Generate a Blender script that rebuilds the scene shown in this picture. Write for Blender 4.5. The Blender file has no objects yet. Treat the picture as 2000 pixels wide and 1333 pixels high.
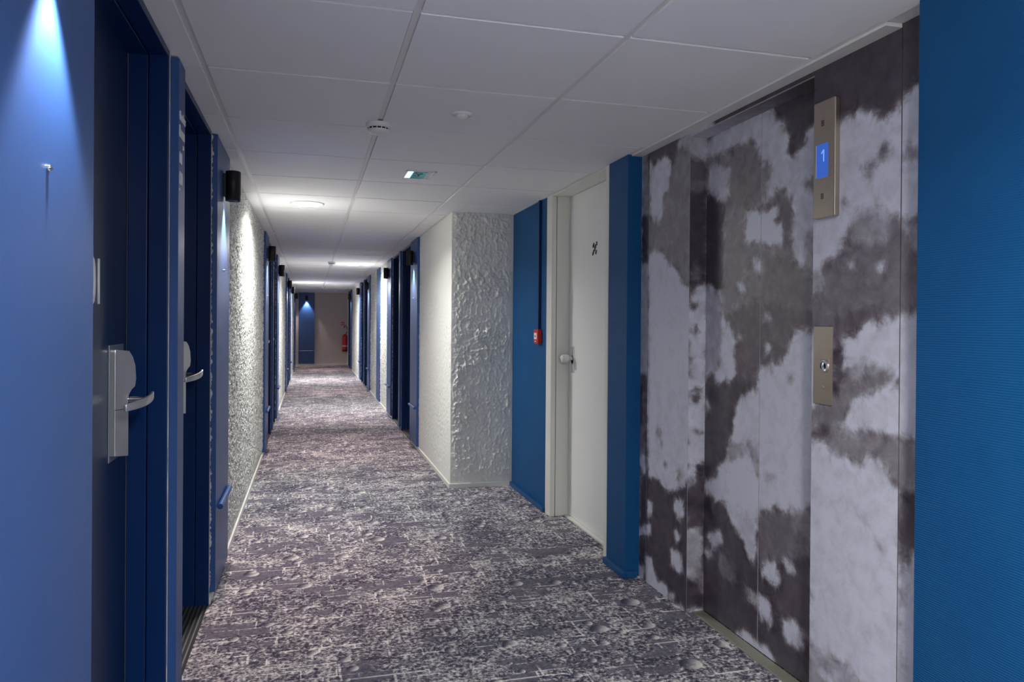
import bpy, bmesh, math, random
import numpy as np
from mathutils import Vector, Matrix

# ------------------------------------------------------------------ camera, world, light, exposure
SC = bpy.context.scene
COL = SC.collection
CZ, HC = 1.3221, 2.2103                      # eye height, ceiling height (tee face)
cam_d = bpy.data.cameras.new('camera'); cam = bpy.data.objects.new('camera', cam_d); COL.objects.link(cam)
SC.camera = cam
_y, _p, _r = [math.radians(a) for a in (15.2245, -0.24477, 0.43121)]
_f = Vector((math.sin(_y)*math.cos(_p), math.cos(_y)*math.cos(_p), math.sin(_p)))
_x = Vector((math.cos(_y), -math.sin(_y), 0)); _u = _x.cross(_f)
_R = _x*math.cos(_r)+_u*math.sin(_r); _U = -_x*math.sin(_r)+_u*math.cos(_r)
cam.matrix_world = Matrix(((_R.x, _U.x, -_f.x, 0), (_R.y, _U.y, -_f.y, 0), (_R.z, _U.z, -_f.z, CZ), (0, 0, 0, 1)))
cam_d.sensor_width = 36; cam_d.lens = 1441.17/2000*36; cam_d.shift_y = -29.0/2000; cam_d.clip_start = 0.02

world = bpy.data.worlds.new('world'); SC.world = world; world.use_nodes = True
world.node_tree.nodes['Background'].inputs[0].default_value = (.6, .65, .7, 1)
world.node_tree.nodes['Background'].inputs[1].default_value = 0.05
vs = SC.view_settings
vs.view_transform = 'Standard'; vs.look = 'None'; vs.gamma = 1; vs.use_curve_mapping = False
vs.exposure = 1.42

# recessed ceiling lights as (x, y, power); the last is unseen, added for fill
CEIL_LIGHTS = [(-0.034, 5.71, 23), (0.618, 11.54, 36), (-0.045, 17.28, 52), (0.62, 0.15, 42), (0.62, -1.8, 6)]
DISC_W = 3.0                                 # luminance of a diffuser
SCONCE_W = 29.0                               # watts of a wall sconce's down light
SCONCE_COL = (1.0, .77, .72)
DISC_COL = (1.0, .985, .95)
for i, (x, y, w) in enumerate(CEIL_LIGHTS):
    l = bpy.data.lights.new('ceiling_light_lamp', 'AREA'); l.shape = 'DISK'; l.size = .22; l.energy = w; l.color = DISC_COL
    l.spread = math.radians(155)
    o = bpy.data.objects.new('ceiling_light_lamp', l); COL.objects.link(o); o.location = (x, y, HC-.022)
    # added point light floating below each fixture to brighten the ceiling around it
    l = bpy.data.lights.new('ceiling_fill_point', 'POINT'); l.energy = w*(.05 if y > 5 else .24); l.color = DISC_COL; l.shadow_soft_size = .07
    o = bpy.data.objects.new('ceiling_fill_point', l); COL.objects.link(o); o.location = (x, y, HC-(.34 if y > 5 else .21))

# ------------------------------------------------------------------ helpers
def srgb(r, g, b):
    f = lambda c: c/12.92 if c <= .04045 else ((c+.055)/1.055)**2.4
    return (f(r/255), f(g/255), f(b/255), 1)

class NT:
    def __init__(s, m):
        m.use_nodes = True; s.t = m.node_tree; s.b = s.t.nodes['Principled BSDF']; s.out = s.t.nodes['Material Output']
    def n(s, kind, **kw):
        nd = s.t.nodes.new('ShaderNode'+kind)
        for k, v in kw.items():
            if k.startswith('i_'):
                key = k[2:]; key = int(key) if key.isdigit() else key.replace('_', ' ')
                nd.inputs[key].default_value = v
            else: setattr(nd, k, v)
        return nd
    def l(s, a, b): s.t.links.new(a, b)
    def math(s, op, a, b=None, c=None, clamp=False):
        nd = s.t.nodes.new('ShaderNodeMath'); nd.operation = op; nd.use_clamp = clamp
        for i, v in enumerate((a, b, c)):
            if v is None: continue
            if isinstance(v, (int, float)): nd.inputs[i].default_value = v
            else: s.l(v, nd.inputs[i])
        return nd.outputs[0]
    def vmath(s, op, a, b=None, out=0):
        nd = s.t.nodes.new('ShaderNodeVectorMath'); nd.operation = op
        for i, v in enumerate((a, b)):
            if v is None: continue
            if isinstance(v, tuple): nd.inputs[i].default_value = v
            elif isinstance(v, (int, float)): nd.inputs['Scale'].default_value = v
            else: s.l(v, nd.inputs[i])
        return nd.outputs[out]
    def ramp(s, fac, stops, interp='LINEAR'):
        nd = s.t.nodes.new('ShaderNodeValToRGB'); nd.color_ramp.interpolation = interp
        e = nd.color_ramp.elements
        while len(e) < len(stops): e.new(.5)
        for el, (p, c) in zip(e, stops):
            el.position = p; el.color = c if isinstance(c, tuple) else (c, c, c, 1)
        s.l(fac, nd.inputs[0]); return nd.outputs[0]
    def sstep(s, v, a, b):
        nd = s.t.nodes.new('ShaderNodeMapRange'); nd.interpolation_type = 'SMOOTHSTEP'
        s.l(v, nd.inputs[0]); nd.inputs[1].default_value = a; nd.inputs[2].default_value = b
        return nd.outputs[0]
    def mix(s, f, a, b, mode='MIX'):
        nd = s.t.nodes.new('ShaderNodeMix'); nd.data_type = 'RGBA'; nd.blend_type = mode
        for sock, v in ((nd.inputs[0], f), (nd.inputs[6], a), (nd.inputs[7], b)):
            if isinstance(v, (int, float, tuple)): sock.default_value = v
            else: s.l(v, sock)
        return nd.outputs[2]
    def noise(s, vec, scale, detail=3, rough=.5, dist=0, out=0):
        nd = s.n('TexNoise', i_Scale=scale, i_Detail=detail, i_Roughness=rough, i_Distortion=dist)
        if vec is not None: s.l(vec, nd.inputs['Vector'])
        return nd.outputs[out]
    def bump(s, h, strength=.3, dist=.01):
        nd = s.n('Bump', i_Strength=strength, i_Distance=dist); s.l(h, nd.inputs['Height'])
        s.l(nd.outputs[0], s.b.inputs['Normal']); return nd
    def obj(s): return s.n('TexCoord').outputs['Object']

def mat(name, col, rough=.5, metal=0, coat=0, spec=.5):
    m = bpy.data.materials.new(name); t = NT(m)
    t.b.inputs['Base Color'].default_value = col; t.b.inputs['Roughness'].default_value = rough
    t.b.inputs['Metallic'].default_value = metal; t.b.inputs['Coat Weight'].default_value = coat
    t.b.inputs['Specular IOR Level'].default_value = spec
    return m, t

def emis(name, col, s):
    m, t = mat(name, (0.02, .02, .02, 1), .4)
    t.b.inputs['Emission Color'].default_value = col; t.b.inputs['Emission Strength'].default_value = s
    return m

class MB:
    """collects shapes in world coordinates; obj() links them as one mesh"""
    def __init__(s): s.v = []; s.f = []; s.sm = []
    def add(s, vs, fs, smooth=False):
        o = len(s.v); s.v += [tuple(v) for v in vs]; s.f += [tuple(i+o for i in f) for f in fs]; s.sm += [smooth]*len(fs)
        return s
    def box(s, x0, x1, y0, y1, z0, z1):
        x0, x1 = min(x0, x1), max(x0, x1); y0, y1 = min(y0, y1), max(y0, y1); z0, z1 = min(z0, z1), max(z0, z1)
        return s.add([(x0,y0,z0),(x1,y0,z0),(x1,y1,z0),(x0,y1,z0),(x0,y0,z1),(x1,y0,z1),(x1,y1,z1),(x0,y1,z1)],
                     [(0,3,2,1),(4,5,6,7),(0,1,5,4),(1,2,6,5),(2,3,7,6),(3,0,4,7)])
    def tube(s, pts, rads, n=16, caps=True):
        pts = [Vector(p) for p in pts]
        if isinstance(rads, (int, float)): rads = [rads]*len(pts)
        rings = []; up = None
        for i, p in enumerate(pts):
            d = (pts[min(i+1, len(pts)-1)]-pts[max(i-1, 0)]).normalized()
            if up is None: up = Vector((0,0,1)) if abs(d.z) < .9 else Vector((1,0,0))
            a = d.cross(up).normalized(); b = a.cross(d).normalized(); up = b
            rings.append([p+(a*math.cos(2*math.pi*k/n)+b*math.sin(2*math.pi*k/n))*rads[i] for k in range(n)])
        vs = [v for r in rings for v in r]
        fs = [(i*n+k, i*n+(k+1) % n, (i+1)*n+(k+1) % n, (i+1)*n+k) for i in range(len(pts)-1) for k in range(n)]
        s.add(vs, fs, True)
        if caps:
            s.add(rings[0], [tuple(reversed(range(n)))]); s.add(rings[-1], [tuple(range(n))])
        return s
    def lathe(s, c, prof, n=32, ax='z', smooth=True):
        """prof: list of (radius, offset along axis)"""
        vs = []
        for r, h in prof:
            for k in range(n):
                a = 2*math.pi*k/n; u, w = r*math.cos(a), r*math.sin(a)
                d = {'z': (u, w, h), 'x': (h, u, w), 'y': (w, h, u)}[ax]
                vs.append((c[0]+d[0], c[1]+d[1], c[2]+d[2]))
        fs = [(i*n+k, i*n+(k+1) % n, (i+1)*n+(k+1) % n, (i+1)*n+k) for i in range(len(prof)-1) for k in range(n)]
        return s.add(vs, fs, smooth)
    def prism(s, poly, a0, a1, ax='x'):
        """poly in the two other axes (y,z / x,z / x,y)"""
        def P(q, a): return {'x': (a, q[0], q[1]), 'y': (q[0], a, q[1]), 'z': (q[0], q[1], a)}[ax]
        n = len(poly)
        return s.add([P(q, a0) for q in poly]+[P(q, a1) for q in poly],
                     [tuple(range(n)), tuple(reversed(range(n, 2*n)))]+[(i, n+i, n+(i+1) % n, (i+1) % n) for i in range(n)])
    def mesh(s, name):
        me = bpy.data.meshes.new(name); me.from_pydata(s.v, [], s.f)
        me.polygons.foreach_set('use_smooth', s.sm)
        bm = bmesh.new(); bm.from_mesh(me); bmesh.ops.recalc_face_normals(bm, faces=bm.faces); bm.to_mesh(me); bm.free()
        return me

def tag(o, label=None, cat=None, group=None, kind=None):
    if label: o['label'] = label
    if cat: o['category'] = cat
    if group: o['group'] = group
    if kind: o['kind'] = kind
    return o

def worldloc(o):
    v = Vector((0, 0, 0))
    while o is not None: v += o.location; o = o.parent
    return v

def obj(name, mb, m, parent=None, bevel=0, org=None, label=None):
    """links a mesh built in world coordinates; org moves its origin there"""
    me = mb if isinstance(mb, bpy.types.Mesh) else mb.mesh(name)
    if m is not None:
        me.materials.clear(); me.materials.append(m)
    org = Vector(org) if org is not None else (worldloc(parent) if parent is not None else Vector((0, 0, 0)))
    if org.length > 0: me.transform(Matrix.Translation(-org))
    o = bpy.data.objects.new(name, me); COL.objects.link(o)
    if parent is not None:
        o.parent = parent; o.location = org-worldloc(parent)
    else: o.location = org
    if bevel:
        b = o.modifiers.new('bevel', 'BEVEL'); b.width = bevel; b.segments = 2; b.limit_method = 'ANGLE'; b.angle_limit = math.radians(50)
    if label: o['label'] = label
    return o

def thing(name, label, cat, loc, group=None, kind=None):
    o = bpy.data.objects.new(name, None); COL.objects.link(o); o.location = loc; o.empty_display_size = .05
    return tag(o, label, cat, group, kind)

def text_mesh(body, size, depth=.0008, bold=0.0, xs=1.0, space=1.0):
    c = bpy.data.curves.new('lettering', 'FONT'); c.body = body; c.size = size; c.extrude = depth; c.offset = bold
    c.space_character = space; c.resolution_u = 3
    o = bpy.data.objects.new('lettering', c); COL.objects.link(o)
    dg = bpy.context.evaluated_depsgraph_get(); me = bpy.data.meshes.new_from_object(o.evaluated_get(dg))
    bpy.data.objects.remove(o)
    me.transform(Matrix.Scale(xs, 4, (1, 0, 0)))
    return me

def place_text(me, loc, right, up):
    r = Vector(right); u = Vector(up); n = r.cross(u)
    me.transform(Matrix(((r.x, u.x, n.x, loc[0]), (r.y, u.y, n.y, loc[1]), (r.z, u.z, n.z, loc[2]), (0, 0, 0, 1))))
    return me

# vectorised lattice noise, for relief and printed clouds
_rs = np.random.RandomState(7); _perm = _rs.rand(256*256)
def vnoise(x, y):
    xi = np.floor(x).astype(int); yi = np.floor(y).astype(int); fx = x-xi; fy = y-yi
    fx = fx*fx*(3-2*fx); fy = fy*fy*(3-2*fy)
    g = lambda a, b: _perm[((a % 256)*256+(b % 256))]
    return (g(xi, yi)*(1-fx)+g(xi+1, yi)*fx)*(1-fy)+(g(xi, yi+1)*(1-fx)+g(xi+1, yi+1)*fx)*fy
def fbm(x, y, o=4):
    s = 0; a = .5; t = 0
    for i in range(o):
        s = s+a*vnoise(x*2**i+17.3*i, y*2**i+5.1*i); t += a; a *= .5
    return s/t
def stucco_h(u, v):
    """trowelled ridges, 0..1"""
    wu = u+.05*(fbm(u*9, v*9, 3)-.5); wv = v+.05*(fbm(u*9+40, v*9+11, 3)-.5)
    n1 = fbm(wu*24+3, wv*17+8, 3); n2 = fbm(wu*52+60, wv*40+20, 2)
    r1 = np.clip(1-np.abs(n1-.5)*7, 0, 1); r2 = np.clip(1-np.abs(n2-.5)*6, 0, 1)
    patch = np.clip((fbm(u*4+9, v*4+70, 2)-.38)*5, 0.45, 1)
    return (.65*r1**1.5+.45*r2**1.5)*patch

def grain_h(u, v):
    """rough-cast grit, 0..1"""
    a = vnoise(u*75+3, v*75+9); b = vnoise(u*140+31, v*140+2); c = fbm(u*20, v*20+5, 2)
    return np.clip((a*.6+b*.4-.38)*2.6, 0, 1)*np.clip(.45+c, 0, 1)

# ------------------------------------------------------------------ materials
M = {}
def blue(name, col, rough, bumpy=.02, spec=.5):
    m, t = mat(name, col, rough, spec=spec)
    v = t.obj()
    n = t.noise(v, 60, 4, .6)
    t.l(t.math('MULTIPLY_ADD', n, .05, rough-.025), t.b.inputs['Roughness'])
    t.bump(t.noise(v, 350, 2), bumpy, .002)
    return m
M['panel'] = blue('blue_panel_paint', (.016, .070, .235, 1), .40, .05, .55)
M['frame'] = blue('navy_frame_paint', (.0015, .020, .095, 1), .32, .004, .3)
M['panel'].node_tree.nodes['Principled BSDF'].inputs['Coat Weight'].default_value = .0
M['panel'].node_tree.nodes['Principled BSDF'].inputs['Coat Roughness'].default_value = .38
M['leaf'] = blue('navy_door_paint', (.003, .018, .070, 1), .33, .02)
# blue wall with its fine horizontal ribbing
m, t = mat('blue_ribbed_wallpaper', (.004, .085, .30, 1), .55, spec=.22)
v = t.obj(); sx = t.n('SeparateXYZ'); t.l(v, sx.inputs[0])
w = t.noise(v, 6, 3, .5)
ph = t.math('MULTIPLY_ADD', w, 3.0, t.math('MULTIPLY', sx.outputs[2], 2*math.pi/.0062))
rib = t.math('SINE', ph)
t.bump(t.math('ADD', rib, t.math('MULTIPLY', t.noise(v, 180, 3), 1.2)), .35, .0012)
t.l(t.mix(t.math('MULTIPLY_ADD', rib, .10, t.math('MULTIPLY', w, .5)), (.004, .068, .205, 1), (.007, .098, .27, 1)), t.b.inputs['Base Color'])
M['bluewall'] = m
m, t = mat('blue_baseboard_paint', (.005, .070, .21, 1), .4); M['bluebase'] = m
m, t = mat('white_stucco', (.80, .80, .76, 1), .75)
v = t.obj()
t.bump(t.math('ADD', t.noise(v, 70, 5, .6), t.math('MULTIPLY', t.noise(v, 28, 3, .55, .6), 1.3)), .55, .006); M['stucco'] = m
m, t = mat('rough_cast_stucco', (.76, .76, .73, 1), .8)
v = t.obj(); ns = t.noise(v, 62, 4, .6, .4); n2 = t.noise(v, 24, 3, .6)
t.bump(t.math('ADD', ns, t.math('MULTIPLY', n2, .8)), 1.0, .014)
t.l(t.ramp(ns, [(.40, (.34, .34, .32, 1)), (.50, (.80, .80, .765, 1))]), t.b.inputs['Base Color']); M['roughcast'] = m  # grit hollows darkened in the colour, standing in for their tiny shadows
m, t = mat('ceiling_tile_white', (.66, .66, .67, 1), .85)
v = t.obj(); t.bump(t.noise(v, 400, 2), .1, .001)
t.l(t.mix(t.noise(v, 1.3, 3), (.83, .83, .855, 1), (.88, .88, .88, 1)), t.b.inputs['Base Color']); M['tile'] = m
m, t = mat('white_tee_metal', (.72, .72, .71, 1), .45); M['tee'] = m
m, t = mat('cream_gloss_paint', (.76, .765, .71, 1), .35)
t.bump(t.noise(t.obj(), 90, 2), .03, .002); M['cream'] = m
m, t = mat('white_door_paint', (.74, .755, .73, 1), .4)
v = t.obj(); t.l(t.mix(t.noise(v, 3, 3), (.80, .81, .795, 1), (.84, .85, .835, 1)), t.b.inputs['Base Color']); M['wdoor'] = m
m, t = mat('white_baseboard', (.74, .74, .69, 1), .5); M['base'] = m
m, t = mat('beige_wall', (.60, .55, .53, 1), .7); t.bump(t.noise(t.obj(), 120, 3), .1, .003); M['beige'] = m
m, t = mat('brushed_steel', (.56, .54, .51, 1), .34, 1)
v = t.obj(); mp = t.n('Mapping'); mp.inputs['Scale'].default_value = (600, 600, 6); t.l(v, mp.inputs[0])
t.bump(t.noise(mp.outputs[0], 1, 2), .08, .001); M['steel'] = m
m, t = mat('warm_brushed_steel', (.52, .45, .37, 1), .36, 1)
v = t.obj(); mp = t.n('Mapping'); mp.inputs['Scale'].default_value = (600, 600, 5); t.l(v, mp.inputs[0])
t.bump(t.noise(mp.outputs[0], 1, 2), .08, .001); M['wsteel'] = m
m, t = mat('satin_nickel', (.62, .62, .63, 1), .3, .85); M['nickel'] = m
m, t = mat('polished_chrome', (.8, .8, .8, 1), .12, 1); M['chrome'] = m
m, t = mat('black_metal', (.018, .014, .013, 1), .4, .3); M['black'] = m
m, t = mat('dark_gap', (.01, .01, .012, 1), .8); M['dark'] = m
m, t = mat('black_print', (.012, .012, .016, 1), .6); M['ink'] = m
m, t = mat('white_lettering', (.80, .80, .80, 1), .5); M['letter'] = m
m, t = mat('red_plastic', (.55, .012, .012, 1), .3); M['red'] = m
m, t = mat('red_enamel', (.60, .006, .005, 1), .25, coat=.5); M['enamel'] = m
m, t = mat('black_rubber', (.012, .012, .012, 1), .6); M['rubber'] = m
m, t = mat('white_plastic', (.74, .74, .72, 1), .4); M['plastic'] = m
m, t = mat('mat_aluminium', (.16, .17, .16, 1), .45, .7); M['matalu'] = m
m, t = mat('lift_sill_metal', (.42, .42, .36, 1), .42, .7); M['sill'] = m
M['disc'] = emis('light_diffuser', (*DISC_COL, 1), DISC_W)
M['lens'] = emis('sconce_lens', (1, .86, .78, 1), 6)
M['lcd'] = emis('blue_display', (.02, .085, .42, 1), .42)
M['digit'] = emis('display_digit', (.16, .38, 1, 1), .42)
M['exitlit'] = emis('exit_white', (.80, 1, .98, 1), .42)
m, t = mat('clear_acrylic_edge', (.62, .68, .66, 1), .15); M['acryl'] = m
m, t = mat('exit_green', (.04, .30, .32, 1), .2)
t.b.inputs['Emission Color'].default_value = (.03, .25, .27, 1); t.b.inputs['Emission Strength'].default_value = .10; M['exitgreen'] = m
m, t = mat('exit_dark_green', (.01, .06, .07, 1), .3); M['exitdark'] = m

# printed cloud wallpaper: the tone stored on the mesh, broken up by noise
def cloud_mat(name, rough, rib):
    m, t = mat(name, (.5, .5, .5, 1), rough)
    at = t.n('Attribute'); at.attribute_name = 'tone'; v = t.obj()
    n1 = t.noise(v, 17, 9, .66, .4); n2 = t.noise(v, 5, 4, .6)
    T = at.outputs['Fac']
    ed = t.n('Attribute'); ed.attribute_name = 'edge'
    amp = t.math('MULTIPLY_ADD', ed.outputs['Fac'], 1.7, .42)
    tone = t.math('ADD', T, t.math('MULTIPLY', amp, t.math('ADD', t.math('SUBTRACT', n1, .5), t.math('MULTIPLY', t.math('SUBTRACT', n2, .5), .35))))
    c = t.ramp(tone, [(.05, (.040, .030, .046, 1)), (.30, (.115, .093, .118, 1)), (.5, (.235, .215, .24, 1)), (.70, (.43, .43, .50, 1)), (.90, (.62, .63, .75, 1))])
    t.l(c, t.b.inputs['Base Color'])
    mp = t.n('Mapping'); mp.inputs['Scale'].default_value = (90, 90, 260); t.l(v, mp.inputs[0])
    t.bump(t.noise(mp.outputs[0], 1.3, 4, .6, .8), rib, .003)
    return m
M['mural'] = cloud_mat('cloud_wallpaper', .6, .35)
M['muraldoor'] = cloud_mat('cloud_wallpaper_lift_doors', .34, .18)

# carpet with its moon-like print
m, t = mat('printed_carpet', (.3, .3, .3, 1), .95, spec=.15)
v = t.obj()
big = t.noise(v, 3.2, 4, .6); mid = t.noise(v, 22, 4, .6, .3); fine = t.noise(v, 62, 5, .68, .4)
val = t.math('ADD', t.math('ADD', t.math('MULTIPLY', t.math('SUBTRACT', fine, .5), 3.0), t.math('MULTIPLY', t.math('SUBTRACT', mid, .5), 1.3)), t.math('MULTIPLY_ADD', t.math('SUBTRACT', big, .5), 1.1, .40))
# flat rectangular patches and their pale outlines
def bricks(scale_v, w, h, off, mort, seed):
    mp = t.n('Mapping'); mp.inputs['Location'].default_value = (seed, seed*.7, 0); mp.inputs['Scale'].default_value = (scale_v, scale_v, scale_v); t.l(v, mp.inputs[0])
    b = t.n('TexBrick', offset=off, offset_frequency=2, squash=1.7, squash_frequency=3)
    b.inputs['Brick Width'].default_value = w; b.inputs['Row Height'].default_value = h; b.inputs['Mortar Size'].default_value = mort
    b.inputs['Mortar Smooth'].default_value = .4; b.inputs['Scale'].default_value = 1
    b.inputs['Color1'].default_value = (0, 0, 0, 1); b.inputs['Color2'].default_value = (1, 1, 1, 1); b.inputs['Mortar'].default_value = (.5, .5, .5, 1)
    t.l(mp.outputs[0], b.inputs['Vector']); return b
b1 = bricks(1, .27, .15, .37, .006, 3.1); b2 = bricks(1, .13, .075, .61, .0035, 8.4)
cell = t.math('GREATER_THAN', b2.outputs['Color'], .72)
flat = t.math('MULTIPLY', cell, t.sstep(t.noise(v, 4.1, 2), .47, .55))
cell2 = t.math('MULTIPLY', t.math('GREATER_THAN', b1.outputs['Color'], .80), t.sstep(t.noise(v, 2.3, 2), .5, .56))
flat = t.math('MAXIMUM', flat, cell2)
val = t.math('ADD', t.math('MULTIPLY', val, t.math('SUBTRACT', 1, t.math('MULTIPLY', flat, .85))), t.math('MULTIPLY', flat, .26))
ln = t.math('ADD', t.math('MULTIPLY', b1.outputs['Fac'], t.math('MULTIPLY', t.sstep(t.noise(v, 7, 3), .48, .60), .46)),
            t.math('MULTIPLY', b2.outputs['Fac'], t.math('MULTIPLY', t.sstep(t.noise(v, 5.5, 3), .54, .60), .40)))
val = t.math('ADD', val, ln)
# craters: a sphere-like print, dark towards one side and pale towards the other
for sc, lim, off, rr in ((4.6, .60, 0, .19), (9.5, .66, 31, .22)):
    mp = t.n('Mapping'); mp.inputs['Location'].default_value = (off, off*1.3, 0); t.l(v, mp.inputs[0])
    vo = t.n('TexVoronoi', voronoi_dimensions='2D', i_Scale=sc, i_Randomness=.9); t.l(mp.outputs[0], vo.inputs['Vector'])
    sep = t.n('SeparateColor'); t.l(vo.outputs['Color'], sep.inputs[0])
    on = t.math('GREATER_THAN', sep.outputs[0], lim)
    rad = t.math('MULTIPLY_ADD', sep.outputs[1], rr*.8, rr*.45)
    q = t.math('DIVIDE', vo.outputs['Distance'], rad)
    dsk = t.math('MULTIPLY', on, t.math('SUBTRACT', 1, t.sstep(q, .8, 1.0)))
    d = t.vmath('SUBTRACT', t.vmath('SCALE', mp.outputs[0], sc), t.vmath('SCALE', vo.outputs['Position'], sc))
    # direction of the printed light
    dd = t.vmath('DOT_PRODUCT', d, (.75, -.45, 0), out=1)
    sh = t.math('DIVIDE', dd, rad)
    val = t.math('ADD', t.math('MULTIPLY', val, t.math('SUBTRACT', 1, t.math('MULTIPLY', dsk, .7))),
                 t.math('MULTIPLY', dsk, t.math('MULTIPLY_ADD', sh, .65, .36)))
c = t.ramp(val, [(0.0, (.042, .038, .062, 1)), (.26, (.095, .088, .125, 1)), (.48, (.25, .235, .26, 1)), (.70, (.50, .475, .475, 1)), (.95, (.74, .71, .68, 1))])
t.l(c, t.b.inputs['Base Color'])
t.bump(t.noise(v, 500, 3), .4, .003)
M['carpet'] = m

# ------------------------------------------------------------------ dimensions
XL, XR = -.457, 1.077                         # corridor wall faces
YE = 23.28                                    # end wall
XN, XM, XD = 1.585, 1.665, 1.75               # lobby: blue wall, printed wall, lift doors
YB = -2.4
GX, GY, GP = .28649, 2.09953, .65             # ceiling grid: middle runner, a cross line, pitch
def sx(side, d): return XL-d if side < 0 else XR+d     # d>0 into the wall, d<0 into the corridor
PER = 6.44
A0, A1, B0, B1 = 1.70, 2.605, 2.81, 3.655     # door openings of group 0
PANELS = {'first': (1.14, 1.68), 'sign': (2.672, 2.795), 'last': (3.725, 4.265)}

# ------------------------------------------------------------------ floor
fl = MB().box(-.75, 2.0, YB, YE+.1, -.1, 0)
floor = obj('floor', fl, M['carpet']); floor['kind'] = 'structure'

# ------------------------------------------------------------------ ceiling: tees, tiles
ceil = obj('ceiling', MB().box(-.75, 2.0, YB, YE+.1, HC+.03, HC+.12), M['tile']); ceil['kind'] = 'structure'
TW = .010; TC = .007
for i, x in enumerate((GX-GP, GX, GX+GP)):
    obj('runner', MB().box(x-TW, x+TW, YB, YE, HC, HC+.03), M['tee'], ceil)
rows = range(int(math.floor((YB-GY)/GP)), int(math.ceil((YE-GY)/GP))+1)
tile_cache = {}
def tile_mesh(w, l):
    k = (round(w, 3), round(l, 3))
    if k not in tile_cache:
        e = .004; d = .006; mb = MB()
        mb.add([(-w/2,-l/2,0),(w/2,-l/2,0),(w/2,l/2,0),(-w/2,l/2,0),(-w/2+e*.2,-l/2+e*.2,-d),(w/2-e*.2,-l/2+e*.2,-d),(w/2-e*.2,l/2-e*.2,-d),(-w/2+e*.2,l/2-e*.2,-d),
                (-w/2,-l/2,.012),(w/2,-l/2,.012),(w/2,l/2,.012),(-w/2,l/2,.012)],
               [(4,7,6,5),(0,4,5,1),(1,5,6,2),(2,6,7,3),(3,7,4,0),(8,0,1,9),(9,1,2,10),(10,2,3,11),(11,3,0,8),(8,9,10,11)])
        me = mb.mesh('ceiling_tile'); me.materials.append(M['tile']); tile_cache[k] = me
    return tile_cache[k]
xs = [XL, GX-GP, GX, GX+GP]
rnd = random.Random(3)
for r in rows:
    y0, y1 = GY+r*GP, GY+(r+1)*GP
    xr = XN+.02 if y0 < 5.79 else XR
    if YB < y0 < YE:
        obj('cross_tee', MB().box(XL, xr, y0-TC, y0+TC, HC+.0005, HC+.028), M['tee'], ceil)
    y0, y1 = max(y0, YB-TW), min(y1, YE+TW)
    for c in range(4):
        x0 = xs[c]; x1 = xs[c+1] if c < 3 else xr
        spans = [(x0, x1, y0, y1)]
        if c == 3 and y0 < 5.80 < y1: spans = [(x0, x1, y0, 5.80+TW), (x0, XR, 5.80-TW, y1)]
        for (a, b, p, q) in spans:
            ta = a+TW if c > 0 else a; tb = b-TW if c < 3 else b
            me = tile_mesh(tb-ta-(.003 if 0 < c < 3 else .0), q-p-2*TC)
            o = bpy.data.objects.new('ceiling_tile', me); COL.objects.link(o); o.parent = ceil
            dx = rnd.uniform(-.0012, .0012) if c in (1, 2) else 0
            o.location = ((ta+tb)/2+dx, (p+q)/2+rnd.uniform(-.001, .001), HC+rnd.uniform(-.0006, .0006))
# perimeter angles
def angle(name, *a): o = obj(name, MB().box(*a), M['tee']); o['kind'] = 'structure'; return o
angle('trim_1', XL, XL+.018, 4.27, YE, HC-.008, HC-.0062)
angle('trim_2', XR-.018, XR, 5.82, YE, HC-.008, HC-.0062)
t3 = obj('trim_3', MB().box(XN+.0, XM, 1.79, 3.55, HC-.006, HC+.02).box(XN+.022, XM, 1.79, 3.55, HC-.014, HC-.006), M['tee']); t3['kind'] = 'structure'
t4 = obj('trim_4', MB().box(XN, XM, 1.6, 1.786, HC-.002, HC+.02), M['tee']); t4['kind'] = 'structure'
angle('trim_5', XN-.016, XN, 3.8, 5.80, HC-.0095, HC-.006)

# ------------------------------------------------------------------ walls
def relief_wall(name, org, du, dv, nrm, W, H, step, amp, m, parent, thick=.05, fn=stucco_h, off=0):
    """a wall piece whose front is a displaced grid; du, dv, nrm unit vectors"""
    nu, nv = max(2, int(W/step)), max(2, int(H/step))
    u = np.linspace(0, W, nu+1); v = np.linspace(0, H, nv+1); U_, V_ = np.meshgrid(u, v)
    h = fn(U_+off, V_+off*.37)*amp
    ed = np.minimum(np.minimum(U_, W-U_)/.04, 1)*np.clip((V_-.036)/.07, 0, 1)
    h = h*np.clip(ed, 0, 1)
    o, a, b, n = [np.array(q, float) for q in (org, du, dv, nrm)]
    P = o+U_[..., None]*a+V_[..., None]*b+h[..., None]*n
    P = P.reshape(-1, 3); k = nu+1
    I = (np.arange(nv)[:, None]*k+np.arange(nu)[None, :]).ravel()
    F = np.stack([I, I+1, I+k+1, I+k], 1)
    mb = MB(); mb.v = [tuple(p) for p in P]; mb.f = [tuple(map(int, f)) for f in F]; mb.sm = [True]*len(mb.f)
    c = [o, o+a*W, o+a*W+b*H, o+b*H]; back = [p-n*thick for p in c]
    mb.add(c+back, [(4, 5, 6, 7), (0, 1, 5, 4), (1, 2, 6, 5), (2, 3, 7, 6), (3, 0, 4, 7)])
    return obj(name, mb, m, parent)

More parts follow.
